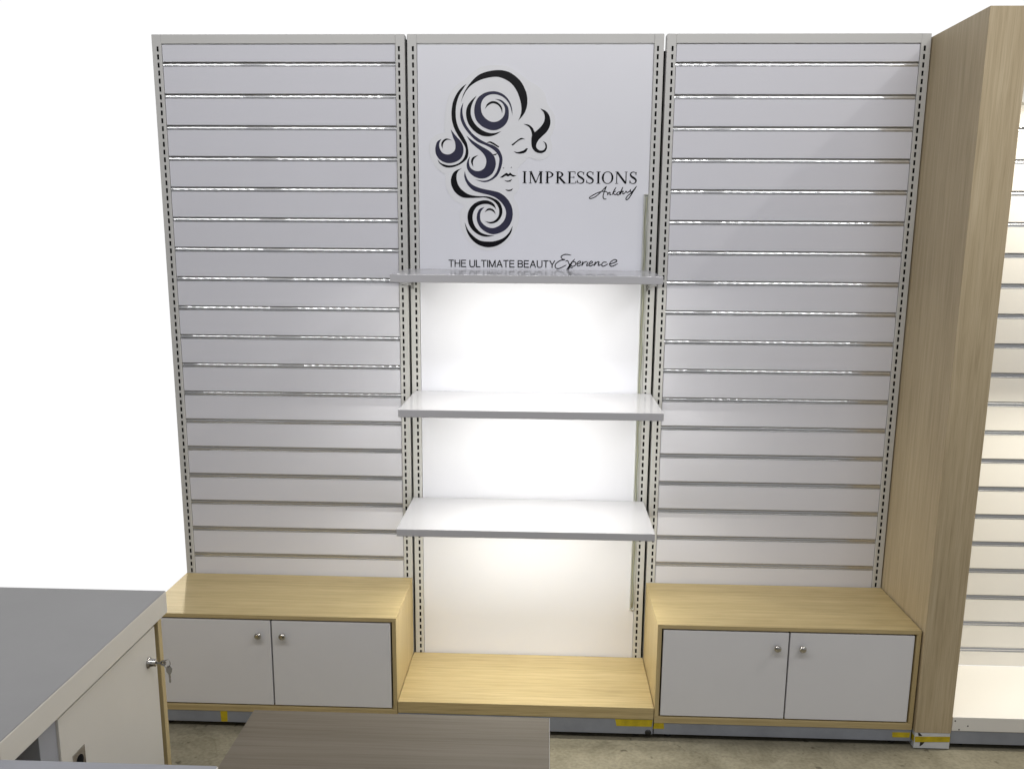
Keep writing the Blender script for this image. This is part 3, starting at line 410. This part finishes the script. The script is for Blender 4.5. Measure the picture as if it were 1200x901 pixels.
# serif capitals
def serif_word():
    m = MB(); zb, zt = 2.1515, 2.1978; H = zt - zb
    cnt = [0]
    def poly(pts):
        cnt[0] += 1
        m.poly_y(pts, PY - .0008 - .00002 * (cnt[0] % 12), PY - .0001, M['ink'])
    x_of = lambda u: 1.462 + (u - 88) / (1098 - 88) * (1.9175 - 1.462)
    W = (1.9175 - 1.462) / 1010            # metres per traced unit
    WT = 1.22
    def P(u, v): return (x_of(u), zb + v * H)   # v 0..1
    def stem(u, w=14, v0=0, v1=1, serif=True, s0=True, s1=True):
        w *= WT
        poly([P(u - w / 2, v0), P(u + w / 2, v0), P(u + w / 2, v1), P(u - w / 2, v1)])
        if s0 and serif: poly([P(u - w / 2 - 9, v0), P(u + w / 2 + 9, v0), P(u + w / 2 + 9, v0 + .045), P(u - w / 2 - 9, v0 + .045)])
        if s1 and serif: poly([P(u - w / 2 - 9, v1 - .045), P(u + w / 2 + 9, v1 - .045), P(u + w / 2 + 9, v1), P(u - w / 2 - 9, v1)])
    def line(u0, v0, u1, v1, w):
        w *= WT; d = Vector((u1 - u0, (v1 - v0) * 108)).normalized(); n = Vector((-d.y, d.x)) * w / 2
        a = (u0, v0 * 108); b = (u1, v1 * 108)
        poly([P(a[0] + n.x, (a[1] + n.y) / 108), P(a[0] - n.x, (a[1] - n.y) / 108), P(b[0] - n.x, (b[1] - n.y) / 108), P(b[0] + n.x, (b[1] + n.y) / 108)])
    def ring(cu, cv, ru, rv, a0, a1, wmax, wmin, n=26):
        """arc with contrast: thick at the sides, thin at top and bottom"""
        o, i = [], []; wmax *= WT; wmin *= WT
        for k in range(n + 1):
            t = R(a0 + (a1 - a0) * k / n); w = wmin + (wmax - wmin) * abs(math.cos(t)) ** 1.3
            o.append(P(cu + ru * math.cos(t), cv + rv * math.sin(t)))
            i.append(P(cu + (ru - w) * math.cos(t), cv + (rv - wmin / 108 - (w - wmin) / 108 * .2) * math.sin(t)))
        poly(o + i[::-1])
    def S(u0, u1):
        c_, r_ = (u0 + u1) / 2, (u1 - u0) / 2
        pts = [(.86, .76), (.80, .90), (.50, .985), (.18, .90), (.10, .74), (.30, .585), (.62, .46), (.88, .30), (.80, .10), (.48, .015), (.16, .08), (.05, .25)]
        ws = [w_ * WT for w_ in (3, 5, 5.5, 8, 11, 14, 15, 12, 8, 5.5, 5, 3)]
        def catm(Q, n=5):
            E = [Q[0]] + Q + [Q[-1]]; out = []
            for i in range(1, len(E) - 2):
                for k in range(n):
                    t = k / n
                    out.append(tuple(.5 * (2 * E[i][j] + (-E[i - 1][j] + E[i + 1][j]) * t + (2 * E[i - 1][j] - 5 * E[i][j] + 4 * E[i + 1][j] - E[i + 2][j]) * t * t + (-E[i - 1][j] + 3 * E[i][j] - 3 * E[i + 1][j] + E[i + 2][j]) * t ** 3) for j in range(3)))
            return out + [Q[-1]]
        C = catm([(u0 + p[0] * (u1 - u0), p[1] * 108, w) for p, w in zip(pts, ws)])
        l, r = [], []
        for i, p in enumerate(C):
            a = C[max(0, i - 1)]; b = C[min(len(C) - 1, i + 1)]
            d = Vector((b[0] - a[0], b[1] - a[1])).normalized()
            l.append(P(p[0] - d.y * p[2] / 2, (p[1] + d.x * p[2] / 2) / 108)); r.append(P(p[0] + d.y * p[2] / 2, (p[1] - d.x * p[2] / 2) / 108))
        poly(l + r[::-1])
        line(u0 + (u1 - u0) * .86, .72, u0 + (u1 - u0) * .90, .97, 4); line(u0 + (u1 - u0) * .05, .30, u0 + (u1 - u0) * .01, .03, 4)
    stem(111)                                                                        # I
    stem(163, 6); stem(255, 14); line(164, 1, 210, .04, 13); line(210, .04, 252, 1, 5.5)   # M
    stem(312); ring(314, .73, 52, .27, -90, 90, 14, 5.5)                              # P
    stem(403); ring(405, .74, 48, .26, -90, 90, 14, 5.5); line(418, .50, 466, .02, 14); poly([P(452, 0), P(482, 0), P(482, .045), P(452, .045)])   # R
    stem(508); poly([P(508, .95), P(556, .95), P(556, 1), P(508, 1)]); poly([P(508, .49), P(546, .49), P(546, .54), P(508, .54)]); poly([P(508, 0), P(560, 0), P(560, .05), P(508, .05)])
    line(555, 1, 557, .80, 4); line(546, .43, 546, .60, 4); line(558, 0, 565, .21, 4)   # E
    S(573, 640); S(655, 722)
    stem(761)
    ring(842, .5, 51, .52, 0, 360, 14, 5.5, 44)                                       # O
    stem(922, 6); stem(1003, 6, 0, 1, True, False, True); line(924, .98, 1001, .03, 14)  # N
    S(1036, 1098)
    return m
serif_word().build('name_lettering', c)
sg = MB()
for i, s in enumerate(SIGNATURE): sg.ribbon([(x / 1e4, z / 1e4) for x, z in s], .0018, PY - .0008 - .00003 * i, PY - .0001, M['ink'])
sg.build('signature_lettering', c)
ex = MB()
for i, s in enumerate(EXPERIENCE): ex.ribbon([(x / 1e4, z / 1e4) for x, z in s], .0019, PY - .0008 - .00003 * i, PY - .0001, M['ink'])
ex.build('script_lettering', c)
def sans_line(text, x0, x1, zb, zt, parent, name):
    """grotesque capitals drawn as even strokes"""
    G = {'T': (.60, [[(.0, .945), (.60, .945)], [(.30, .945), (.30, 0)]]), 'H': (.66, [[(.055, 0), (.055, 1)], [(.605, 0), (.605, 1)], [(.055, .53), (.605, .53)]]),
         'E': (.60, [[(.055, 0), (.055, 1)], [(.055, .945), (.58, .945)], [(.055, .53), (.54, .53)], [(.055, .055), (.60, .055)]]),
         'U': (.66, [[(.055, 1), (.055, .34), (.075, .20), (.14, .10), (.23, .055), (.33, .045), (.43, .055), (.52, .10), (.585, .20), (.605, .34), (.605, 1)]]),
         'L': (.52, [[(.055, 1), (.055, 0)], [(.055, .055), (.52, .055)]]), 'I': (.11, [[(.055, 0), (.055, 1)]]),
         'M': (.78, [[(.055, 0), (.055, 1)], [(.07, .97), (.39, .03)], [(.39, .03), (.71, .97)], [(.725, 1), (.725, 0)]]),
         'A': (.70, [[(.03, 0), (.35, .98)], [(.35, .98), (.67, 0)], [(.15, .34), (.55, .34)]]),
         'B': (.62, [[(.055, 0), (.055, 1)], [(.055, .945), (.34, .945), (.46, .92), (.53, .85), (.545, .75), (.52, .63), (.45, .565), (.34, .535), (.055, .535)], [(.34, .535), (.47, .51), (.56, .42), (.57, .29), (.54, .15), (.46, .075), (.34, .055), (.055, .055)]]),
         'Y': (.66, [[(.03, 1), (.33, .42)], [(.63, 1), (.33, .42)], [(.33, .45), (.33, 0)]]), ' ': (.17, [])}
    tr = .10; tot = sum(G[ch][0] + tr for ch in text) - tr; H = zt - zb; sx = (x1 - x0) / tot; m = MB(); x = 0; k = 0
    for ch in text:
        for st_ in G[ch][1]:
            pts = [(x0 + (x + p[0]) * sx, zb + p[1] * H) for p in st_]
            m.stroke(pts, .070 * H, PY - .0008 - .00002 * (k % 12), PY - .0001, M['ink']); k += 1
        x += G[ch][0] + tr
    return m.build(name, parent)
sans_line('THE ULTIMATE BEAUTY', 1.1665, 1.5990, 1.8205, 1.8495, c, 'slogan_lettering')
# cable channel beside the right upright
dc = MB(); dc.box(1.9475, 1.9505, -.006, .0038, .362, 2.108, M['duct'], .0005); dc.box(1.9645, 1.9672, -.006, .0038, .362, 2.108, M['duct'], .0005)
dc.box(1.9506, 1.9644, .0015, .0038, .362, 2.108, M['duct'], .0003); dc.box(1.9475, 1.9672, -.0065, .0036, 2.1081, 2.112, M['duct'], .0005); dc.box(1.9475, 1.9672, -.0065, .0036, .358, .3619, M['duct'], .0005)
dc = dc.build('cable_channel', c)
cb = MB(); cb.tube([(1.957 + .0022 * math.sin(i * 1.3), -.002, .37 + i * (2.10 - .37) / 40) for i in range(41)], .0028, M['cable'], 8); cb.build('cable', dc)
for xa, xb, zt_ in ((1.0006, B2A - .0006, TOP - .012), (B2B + .0006, B3 + .0004, TOP - .055)):
    j = MB(); j.box(xa, xb, .040, .046, .02, zt_, M['dark'], 0); j.build('joint_strip', c)

# ---------------------------------------------------------------- shelves on brackets
def make_shelf(label):
    t = thing('wall_shelf', (1.502, 0, 1.311), label, 'shelf', 'white shelves on brackets')
    x0, x1, zt, d = 1.0115, 1.9925, 1.311, .4455
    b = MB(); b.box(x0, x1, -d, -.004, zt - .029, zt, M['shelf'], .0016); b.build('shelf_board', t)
    l = MB(); l.box(x0 + .06, x1 - .06, -d + .035, -d + .050, zt - .0300, zt - .0288, M['led'], .0003); l.build('led_strip', t)
    for xs in (1.032, 1.982):
        k = MB()
        k.poly_x([(.003, zt - .030), (.003, zt - .082), (-.012, zt - .082), (-.05, zt - .066), (-.36, zt - .040), (-.36, zt - .030)], xs - .0016, xs + .0016, M['steel'])
        k.box(xs - .011, xs + .011, -.34, -.03, zt - .0315, zt - .0292, M['steel'], .0005)
        k.box(xs - .016, xs + .002, -.030, -.005, zt - .046, zt - .0316, M['steel'], .0008)
        k.build('shelf_bracket', t)
    return t
s2 = make_shelf('middle of the three white wall shelves, its top brightly lit')
s2.location.x += .012
s1 = copy_tree(s2); s1.location = (1.502 - .0097, 0, 1.8125); s1.rotation_euler.x = .0145;   # this shelf sags a little to the front
s1['label'] = 'topmost white wall shelf, directly under the black slogan, its glossy top grey and mirroring it'
s3 = copy_tree(s2); s3.location = (1.502 - .0024, 0, .8485); s3['label'] = 'lowest of the three white wall shelves, nearest the low wooden platform'

# ---------------------------------------------------------------- cupboards and platform
def foot(x, y, parent, h):
    m = MB(); m.lathe((x, y, 0), (0, 0, 1), [(0, .0), (0, .017), (.006, .016), (.008, .006), (h, .006), (h, 0)], M['black_plastic'], 16); m.build('levelling_foot', parent)

def make_cabinet(label):
    t = thing('low_cabinet', (.5, -CD / 2, 0), label, 'cabinet', 'low cupboards with two white doors')
    T = .0165; y0, y1 = -CD, -.003
    m = MB()
    m.box(0, 1, y0, y1, CT - T, CT, M['oak_x'], .0012)
    m.box(0, 1, y0, y1, CB, CB + .026, M['oak_x'], .0012)
    m.build('cabinet_top', t) if False else m.build('carcass', t)
    for a in (0, 1 - T):
        q = MB(); q.box(a, a + T, y0, y1, CB + .0262, CT - T - .0002, M['oak_side'], .0012); q.build('side_panel', t)
    bk = MB(); bk.box(T + .0002, 1 - T - .0002, -.012, -.004, CB + .0264, CT - T - .0004, M['brown_dark'], 0); bk.build('back_board', t)
    mid = .505; g = .0060
    for xa, xb, kx in ((T + g + .0008, mid - g / 2, mid - .048), (mid + g / 2, 1 - T - g - .0008, mid + .048)):
        d = MB(); d.box(xa, xb, y0 + .0015, y0 + .0195, CB + .0262 + g, CT - T - g - .0006, M['door'], .0013); d = d.build('door', t)
        kn = MB(); kn.lathe((kx, y0 + .0015, .404), (0, -1, 0), [(0, .0075), (.002, .0075), (.004, .0052), (.010, .0050), (.0125, .0085), (.0155, .0125), (.0195, .0142), (.0235, .0130), (.0265, .0085), (.0278, 0)], M['chrome'], 32); kn.build('knob', d)
    p = MB(); p.box(.0005, .9995, y0 + .002, -.02, PB, CB - .0003, M['plinth'], .001); p.build('plinth', t)
    for x in (.06, .94):
        for y in (-.40, -.06): foot(x, y, t, PB + .001)
    return t
cabL = make_cabinet('low wooden cupboard with two shaded white doors, partly behind the grey counter')
cabR = copy_tree(cabL); cabR.location.x += B3 + .0005
cabR['label'] = 'low wooden cupboard with two light white doors, next to the tall wooden pillar'
def tape(parent, x0, x1, z0, z1, y, skew=.002):
    m = MB(); m.poly_y([(x0 + skew, z0), (x1 - skew * .6, z0 + .0005), (x1, z1), (x0, z1 - .0008)], y - .0006, y - .0001, M['tape']); m.build('tape_patch', parent)
tape(cabL, .283, .312, PB + .002, CB - .001, -CD + .002)
tape(cabR, B3 + .002, 2.054, .046, CB - .001, -CD + .002, -.003)
tape(cabR, 2.941, 3.010, .038, .060, -CD + .002)

pf = thing('low_platform', (1.507, -CD / 2, 0), 'low maple platform on the floor between the two cupboards', 'platform')
PX0, PX1 = 1.0022, 2.0118
m = MB(); m.box(PX0, PX1, -.4465, -.003, .0875, .1362, M['oak_x'], .0012); m.build('platform_top', pf)
m = MB(); m.box(PX0 + .0005, PX1 - .0005, -.4440, -.02, PB, .0872, M['plinth'], .001); m.build('plinth', pf)
for x in (1.06, 1.95):
    for y in (-.40, -.06): foot(x, y, pf, PB + .001)
tape(pf, 1.862, 2.010, .055, .0855, -.4440, .006)
m = MB(); m.lathe((1.993, -.4442, .031), (0, -1, 0), [(0, .012), (.0015, .012), (.002, 0)], M['black_plastic'], 18); m.build('plinth_hole_cap', pf)

# ---------------------------------------------------------------- pillar
pl = thing('wooden_pillar', (3.082, -.23, 0), 'tall wooden pillar with upright grain standing right of the slatted wall', 'pillar')
PLX0, PLX1, PLY = 3.0205, 3.1575, -.459
m = MB(); m.box(PLX0, PLX1, PLY, .05, .0705, 2.6995, M['oak_z'], .0015); m.build('shaft', pl)
m = MB(); m.box(PLX0 + .0005, PLX1 - .0005, PLY + .0015, .05, .004, .0703, M['film'], .001); m.build('base_plate', pl)
m = MB(); m.poly_y([(PLX0 + .004, .030), (PLX1 - .001, .034), (PLX1 - .001, .056), (PLX0 + .002, .053)], PLY + .0003, PLY + .0013, M['tape'])
m.quad((PLX0 - .0003, PLY + .002, .030), (PLX0 - .0003, -.36, .030), (PLX0 - .0003, -.36, .066), (PLX0 - .0003, PLY + .002, .054), M['tape']); m.build('tape_band', pl)
m = MB(); m.poly_y([(PLX0 + .012, .0695), (PLX0 + .020, .068), (PLX0 + .030, .0565), (PLX0 + .016, .0562)], PLY + .0006, PLY + .0014, M['black_plastic'])
m.poly_y([(PLX0 + .024, .0315), (PLX0 + .042, .032), (PLX0 + .034, .020), (PLX0 + .024, .012)], PLY + .0006, PLY + .0014, M['black_plastic']); m.build('torn_film_hole', pl)

# ---------------------------------------------------------------- warm bay right of the pillar
w = thing('slatwall_bay', (3.66, 0, 0), 'warmly lit cream slatted wall bay at the right edge, beyond the wooden pillar', 'slatwall')
WX0, WX1 = 3.162, 4.162
zs4 = [z for z in ZS + [ZS[-1] - PITCH * k for k in (1, 2, 3)] if z < 2.44]
slat_boards(w, WX0, WX1, zs4, 2.452, .1365, M['warmwhite'])
for z in zs4: insert_mesh(WX0, WX1, z).build('groove_insert', w)
m = MB(); m.box(WX0, WX1, -.06, .02, 2.4525, 2.70, M['frame'], .0015); m.build('header', w)
pw = thing('low_platform', (3.66, -.22, 0), 'low white platform at the right edge, glowing in warm light beside the pillar', 'platform')
m = MB(); m.box(WX0, WX1, -.452, .002, .078, .136, M['warmwhite'], .0012); m.build('platform_top', pw)
m = MB(); m.box(WX0, WX1, -.4495, -.02, PB, .0778, M['plinth'], .001); m.build('plinth', pw)
for x in (3.172, 3.222, 3.19):
    k = MB(); k.lathe((x, -.452, .12 if x < 3.18 else .100 if x > 3.2 else .084), (0, -1, 0), [(-.002, .003), (.0004, .003), (.0006, 0)], M['black_plastic'], 12); k.build('screw', pw)
for x in (3.22, 4.10):
    for y in (-.40, -.06): foot(x, y, pw, PB + .001)

# ---------------------------------------------------------------- counters and table in front
ct = thing('sales_counter', (.1, -1.75, 0), 'grey topped counter with thick cream edge and a locked cream door', 'counter')
CX, CY, CN, CH = .5055, -1.356, -2.155, .950
m = MB(); m.box(-.55, CX, CN, CY, .8865, CH - .0015, M['counter_white'], .0012); top = m.build('countertop', ct)
m = MB(); m.box(-.5495, CX - .0015, CN + .0005, CY - .0015, CH - .0014, CH + .0006, M['counter_top'], .0004); m.build('top_laminate', top)
SX = .490
m = MB(); m.box(-.53, SX, -1.389, -1.3665, .0, .8863, M['oak_side'], .001); m.build('end_panel', ct)
m = MB(); m.box(-.53, SX - .045, -1.412, -1.3892, .0, .8862, M['gap'], 0); m.box(-.53, SX - .022, -1.921, -1.4122, .07, .8861, M['gap'], 0); m.build('carcass', ct)  # dark filler boxes, colour stands in for the shade in the gaps
m = MB(); m.box(SX - .019, SX, -1.921, -1.4125, .08, .868, M['counter_white'], .001); dr = m.build('locked_door', ct)
m = MB()
LX, LY, LZ = SX, -1.4630, .783
m.lathe((LX, LY, LZ), (1, 0, 0), [(0, .0), (0, .0165), (.002, .0165), (.004, .0135), (.0055, .0105), (.020, .0100), (.0215, .0088), (.0215, .003), (.019, .0)], M['chrome'], 28); m.build('lock', dr)
m = MB()
OY, OZ = -1.8505, .728
m.box(SX, SX + .002, OY - .027, OY + .027, OZ - .024, OZ + .024, M['chrome'], .0008)
m.lathe((SX + .002, OY, OZ - .004), (1, 0, 0), [(0, .0155), (.0008, .0155), (.0009, 0)], M['dark'], 28); m.build('cable_outlet', dr)
m = MB(); m.box(-.53, SX - .006, -1.99, -1.9215, .0, .8862, M['counter_grey'], .001); m.build('divider', ct)
m = MB(); m.box(-.53, -.45, -2.15, -1.9902, .0, .8862, M['brown_dark'], 0); m.box(-.4498, SX - .02, -2.15, -1.9902, .02, .05, M['brown_dark'], 0); m.box(-.4498, SX - .10, -2.15, -2.13, .0502, .8862, M['brown_dark'], 0); m.build('open_compartment', ct)

ky = thing('key_bunch', (SX + .03, LY, LZ), 'small steel key in the counter lock with a ring and a second key hanging', 'keys')
m = MB(); m.box(SX + .0195, SX + .034, LY - .001, LY + .001, LZ - .003, LZ + .003, M['steel'], .0004)
m.lathe((SX + .041, LY - .001, LZ), (0, 1, 0), [(0, .0085), (.002, .0085), (.002, .003), (0, .003), (0, .0085)], M['steel'], 22); m.build('key', ky)
m = MB(); m.tube([(SX + .051 + .0095 * math.cos(t), LY + .003 * math.sin(t), LZ - .0015 + .0095 * math.sin(t)) for t in [2 * math.pi * i / 24 for i in range(24)]], .0015, M['steel'], 8, True); m.build('key_ring', ky)
m = MB(); kx, kz = SX + .056, LZ - .016
m.poly_y([(kx - .008, kz + .003), (kx - .003, kz + .008), (kx + .004, kz + .007), (kx + .009, kz), (kx + .007, kz - .010), (kx + .003, kz - .018), (kx + .003, kz - .040), (kx + .001, kz - .043), (kx - .0015, kz - .040), (kx - .002, kz - .018), (kx - .008, kz - .008)], LY - .001, LY + .001, M['steel']); m.build('key', ky)

rt = thing('front_counter', (.2, -2.5, 0), 'pale grey counter in the bottom left corner, in front of the locked counter', 'counter')
m = MB(); m.box(-.6, .952, -2.85, -2.181, .872, .930, M['counter_white'], .0012); t2 = m.build('countertop', rt)
m = MB(); m.box(-.5995, .950, -2.8495, -2.1822, .9301, .9318, M['counter_grey'], .0004); m.build('top_laminate', t2)
m = MB(); m.box(-.58, .93, -2.83, -2.20, .0, .8718, M['counter_white'], .0012); m.build('body', rt)

tb = thing('wooden_table', (1.14, -1.55, 0), 'low brown wood grained table in the foreground before the platform', 'table')
TX0, TX1, TY1, TZ = .6835, 1.5975, -1.194, .500
m = MB(); m.box(TX0, TX1 - .0016, -1.95, TY1, TZ - .036, TZ, M['ash'], .001); t3 = m.build('tabletop', tb)
m = MB(); m.box(TX1 - .0015, TX1, -1.9495, TY1 - .0005, TZ - .0355, TZ - .0003, M['band'], .0002); m.build('edge_band', t3)
for xa in (TX0 + .004, TX1 - .040):
    m = MB(); m.box(xa, xa + .036, -1.94, TY1 - .006, 0, TZ - .0362, M['ash'], .001); m.build('leg_panel', tb)
m = MB(); m.box(TX0 + .0405, TX1 - .0405, -1.58, -1.56, .12, TZ - .0364, M['ash'], .001); m.build('stretcher', tb)

# ---------------------------------------------------------------- light
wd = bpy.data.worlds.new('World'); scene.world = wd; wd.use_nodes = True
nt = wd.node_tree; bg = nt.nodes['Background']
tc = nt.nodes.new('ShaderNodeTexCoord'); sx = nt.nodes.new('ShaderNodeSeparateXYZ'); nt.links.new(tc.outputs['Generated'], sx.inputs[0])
# plain white backdrop added behind; front ambient shaped darker left, brighter right
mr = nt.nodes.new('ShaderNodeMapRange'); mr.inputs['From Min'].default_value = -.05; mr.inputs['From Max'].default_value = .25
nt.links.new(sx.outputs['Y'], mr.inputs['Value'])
rx = ramp(nt, sx.outputs['X'], [(0, FILL_L), (1, FILL_R)])
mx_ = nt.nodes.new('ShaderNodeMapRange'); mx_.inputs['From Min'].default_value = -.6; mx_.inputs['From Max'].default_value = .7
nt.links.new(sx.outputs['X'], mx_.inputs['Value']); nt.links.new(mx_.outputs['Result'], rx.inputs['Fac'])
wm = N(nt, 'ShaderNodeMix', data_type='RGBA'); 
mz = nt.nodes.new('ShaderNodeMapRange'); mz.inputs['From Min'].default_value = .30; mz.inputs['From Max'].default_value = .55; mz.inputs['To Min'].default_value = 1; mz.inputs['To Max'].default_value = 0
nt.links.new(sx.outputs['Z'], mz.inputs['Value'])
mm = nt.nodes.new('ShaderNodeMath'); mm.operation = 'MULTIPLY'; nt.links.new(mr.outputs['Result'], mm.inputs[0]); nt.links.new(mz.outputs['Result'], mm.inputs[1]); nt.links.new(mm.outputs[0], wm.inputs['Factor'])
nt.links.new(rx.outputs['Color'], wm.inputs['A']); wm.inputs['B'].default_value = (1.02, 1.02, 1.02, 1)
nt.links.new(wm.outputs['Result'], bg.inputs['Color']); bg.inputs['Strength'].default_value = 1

def aim(o, target):
    d = Vector(target) - o.location; o.rotation_euler = d.to_track_quat('-Z', 'Y').to_euler()

def area(name, loc, target, size, power, col, size_y=None, spread=None):
    L = bpy.data.lights.new(name, 'AREA'); L.energy = power; L.color = col
    if size_y: L.shape = 'RECTANGLE'; L.size = size; L.size_y = size_y
    else: L.size = size
    if spread: L.spread = R(spread)
    o = bpy.data.objects.new(name, L); COL.objects.link(o); o.location = loc; aim(o, target)
    return o
# row of ceiling spots whose sparkle shows in every metal groove
first = None
k = 0
for i in range(86):
    x = -1.15 + .060 * i
    if i in (11, 12, 13, 27, 28, 45, 64, 65): continue
    if first is None:
        first = area('ceiling_lamp', (x, -2.5, 3.5), (x, 0, 1.3), .016, LAMP, (1, .985, .985), .40)
    else:
        o = first.copy(); COL.objects.link(o); o.location = (x, -2.5, 3.5)
# lamp high on the right, whose light the pillar cuts off
area('side_lamp', (5.60, -1.74, 5.36), (2.1, -.2, 1.4), .10, SIDE, (1, .97, .92))
# lamp behind, passing the left edge of the wall
area('rear_lamp', (-1.15, 3.2, 4.0), (.0, -.2, .5), .12, REAR, (1, .97, .9), None, 16)
# lit strips under the shelves
for (zt, xs, p) in ((1.804, -.0097, LED[0]), (1.311, .012, LED[1]), (.8485, -.0024, LED[2])):
    area('shelf_light', (1.502 + xs, -.405, zt - .036), (1.502 + xs, -.25, zt - .5), .80, p, (1, .975, .89), .012)
# warm light under the right bay's header, then an added fill over its platform
area('bay_light', (3.70, -.42, 2.44), (3.70, -.05, 1.2), .9, BAY, (1, .95, .83), .03)
area('bay_light', (3.70, -.40, 1.55), (3.70, -.30, .1), .9, BAY_FILL, (1, .94, .81), .03, 120)

# ---------------------------------------------------------------- camera
Fpx, yaw, pitch, roll = 1067.23, -.0394923, .1998824, .0072837
def ray(xr, yr):
    c_, s_ = math.cos(roll), math.sin(roll); xx = c_ * xr + s_ * yr; zz = -s_ * xr + c_ * yr
    y2, z2 = 1.0, -zz
    c_, s_ = math.cos(pitch), math.sin(pitch); y = c_ * y2 + s_ * z2; z = -s_ * y2 + c_ * z2
    c_, s_ = math.cos(yaw), math.sin(yaw)
    return Vector((c_ * xx + s_ * y, -s_ * xx + c_ * y, z))
fw = ray(0, 0); rgt = ray(1, 0) - fw; dn = ray(0, 1) - fw
cam = bpy.data.cameras.new('camera'); co = bpy.data.objects.new('camera', cam); COL.objects.link(co)
co.matrix_world = Matrix(((rgt.x, -dn.x, -fw.x, 1.57409), (rgt.y, -dn.y, -fw.y, -3.74748), (rgt.z, -dn.z, -fw.z, 1.92628), (0, 0, 0, 1)))
cam.sensor_width = 36; cam.sensor_fit = 'HORIZONTAL'; cam.lens = Fpx / 1200 * 36
cam.shift_x = .00084; cam.shift_y = .04013; cam.clip_end = 200; cam.clip_start = .02
scene.camera = co

scene.render.engine = 'CYCLES'
scene.cycles.use_denoising = True
scene.cycles.max_bounces = 8; scene.cycles.diffuse_bounces = 5; scene.cycles.glossy_bounces = 4
scene.cycles.sample_clamp_indirect = 6
scene.cycles.caustics_reflective = False; scene.cycles.caustics_refractive = False
vs = scene.view_settings
vs.view_transform = 'Standard'; vs.look = 'None'; vs.exposure = 0; vs.gamma = 1
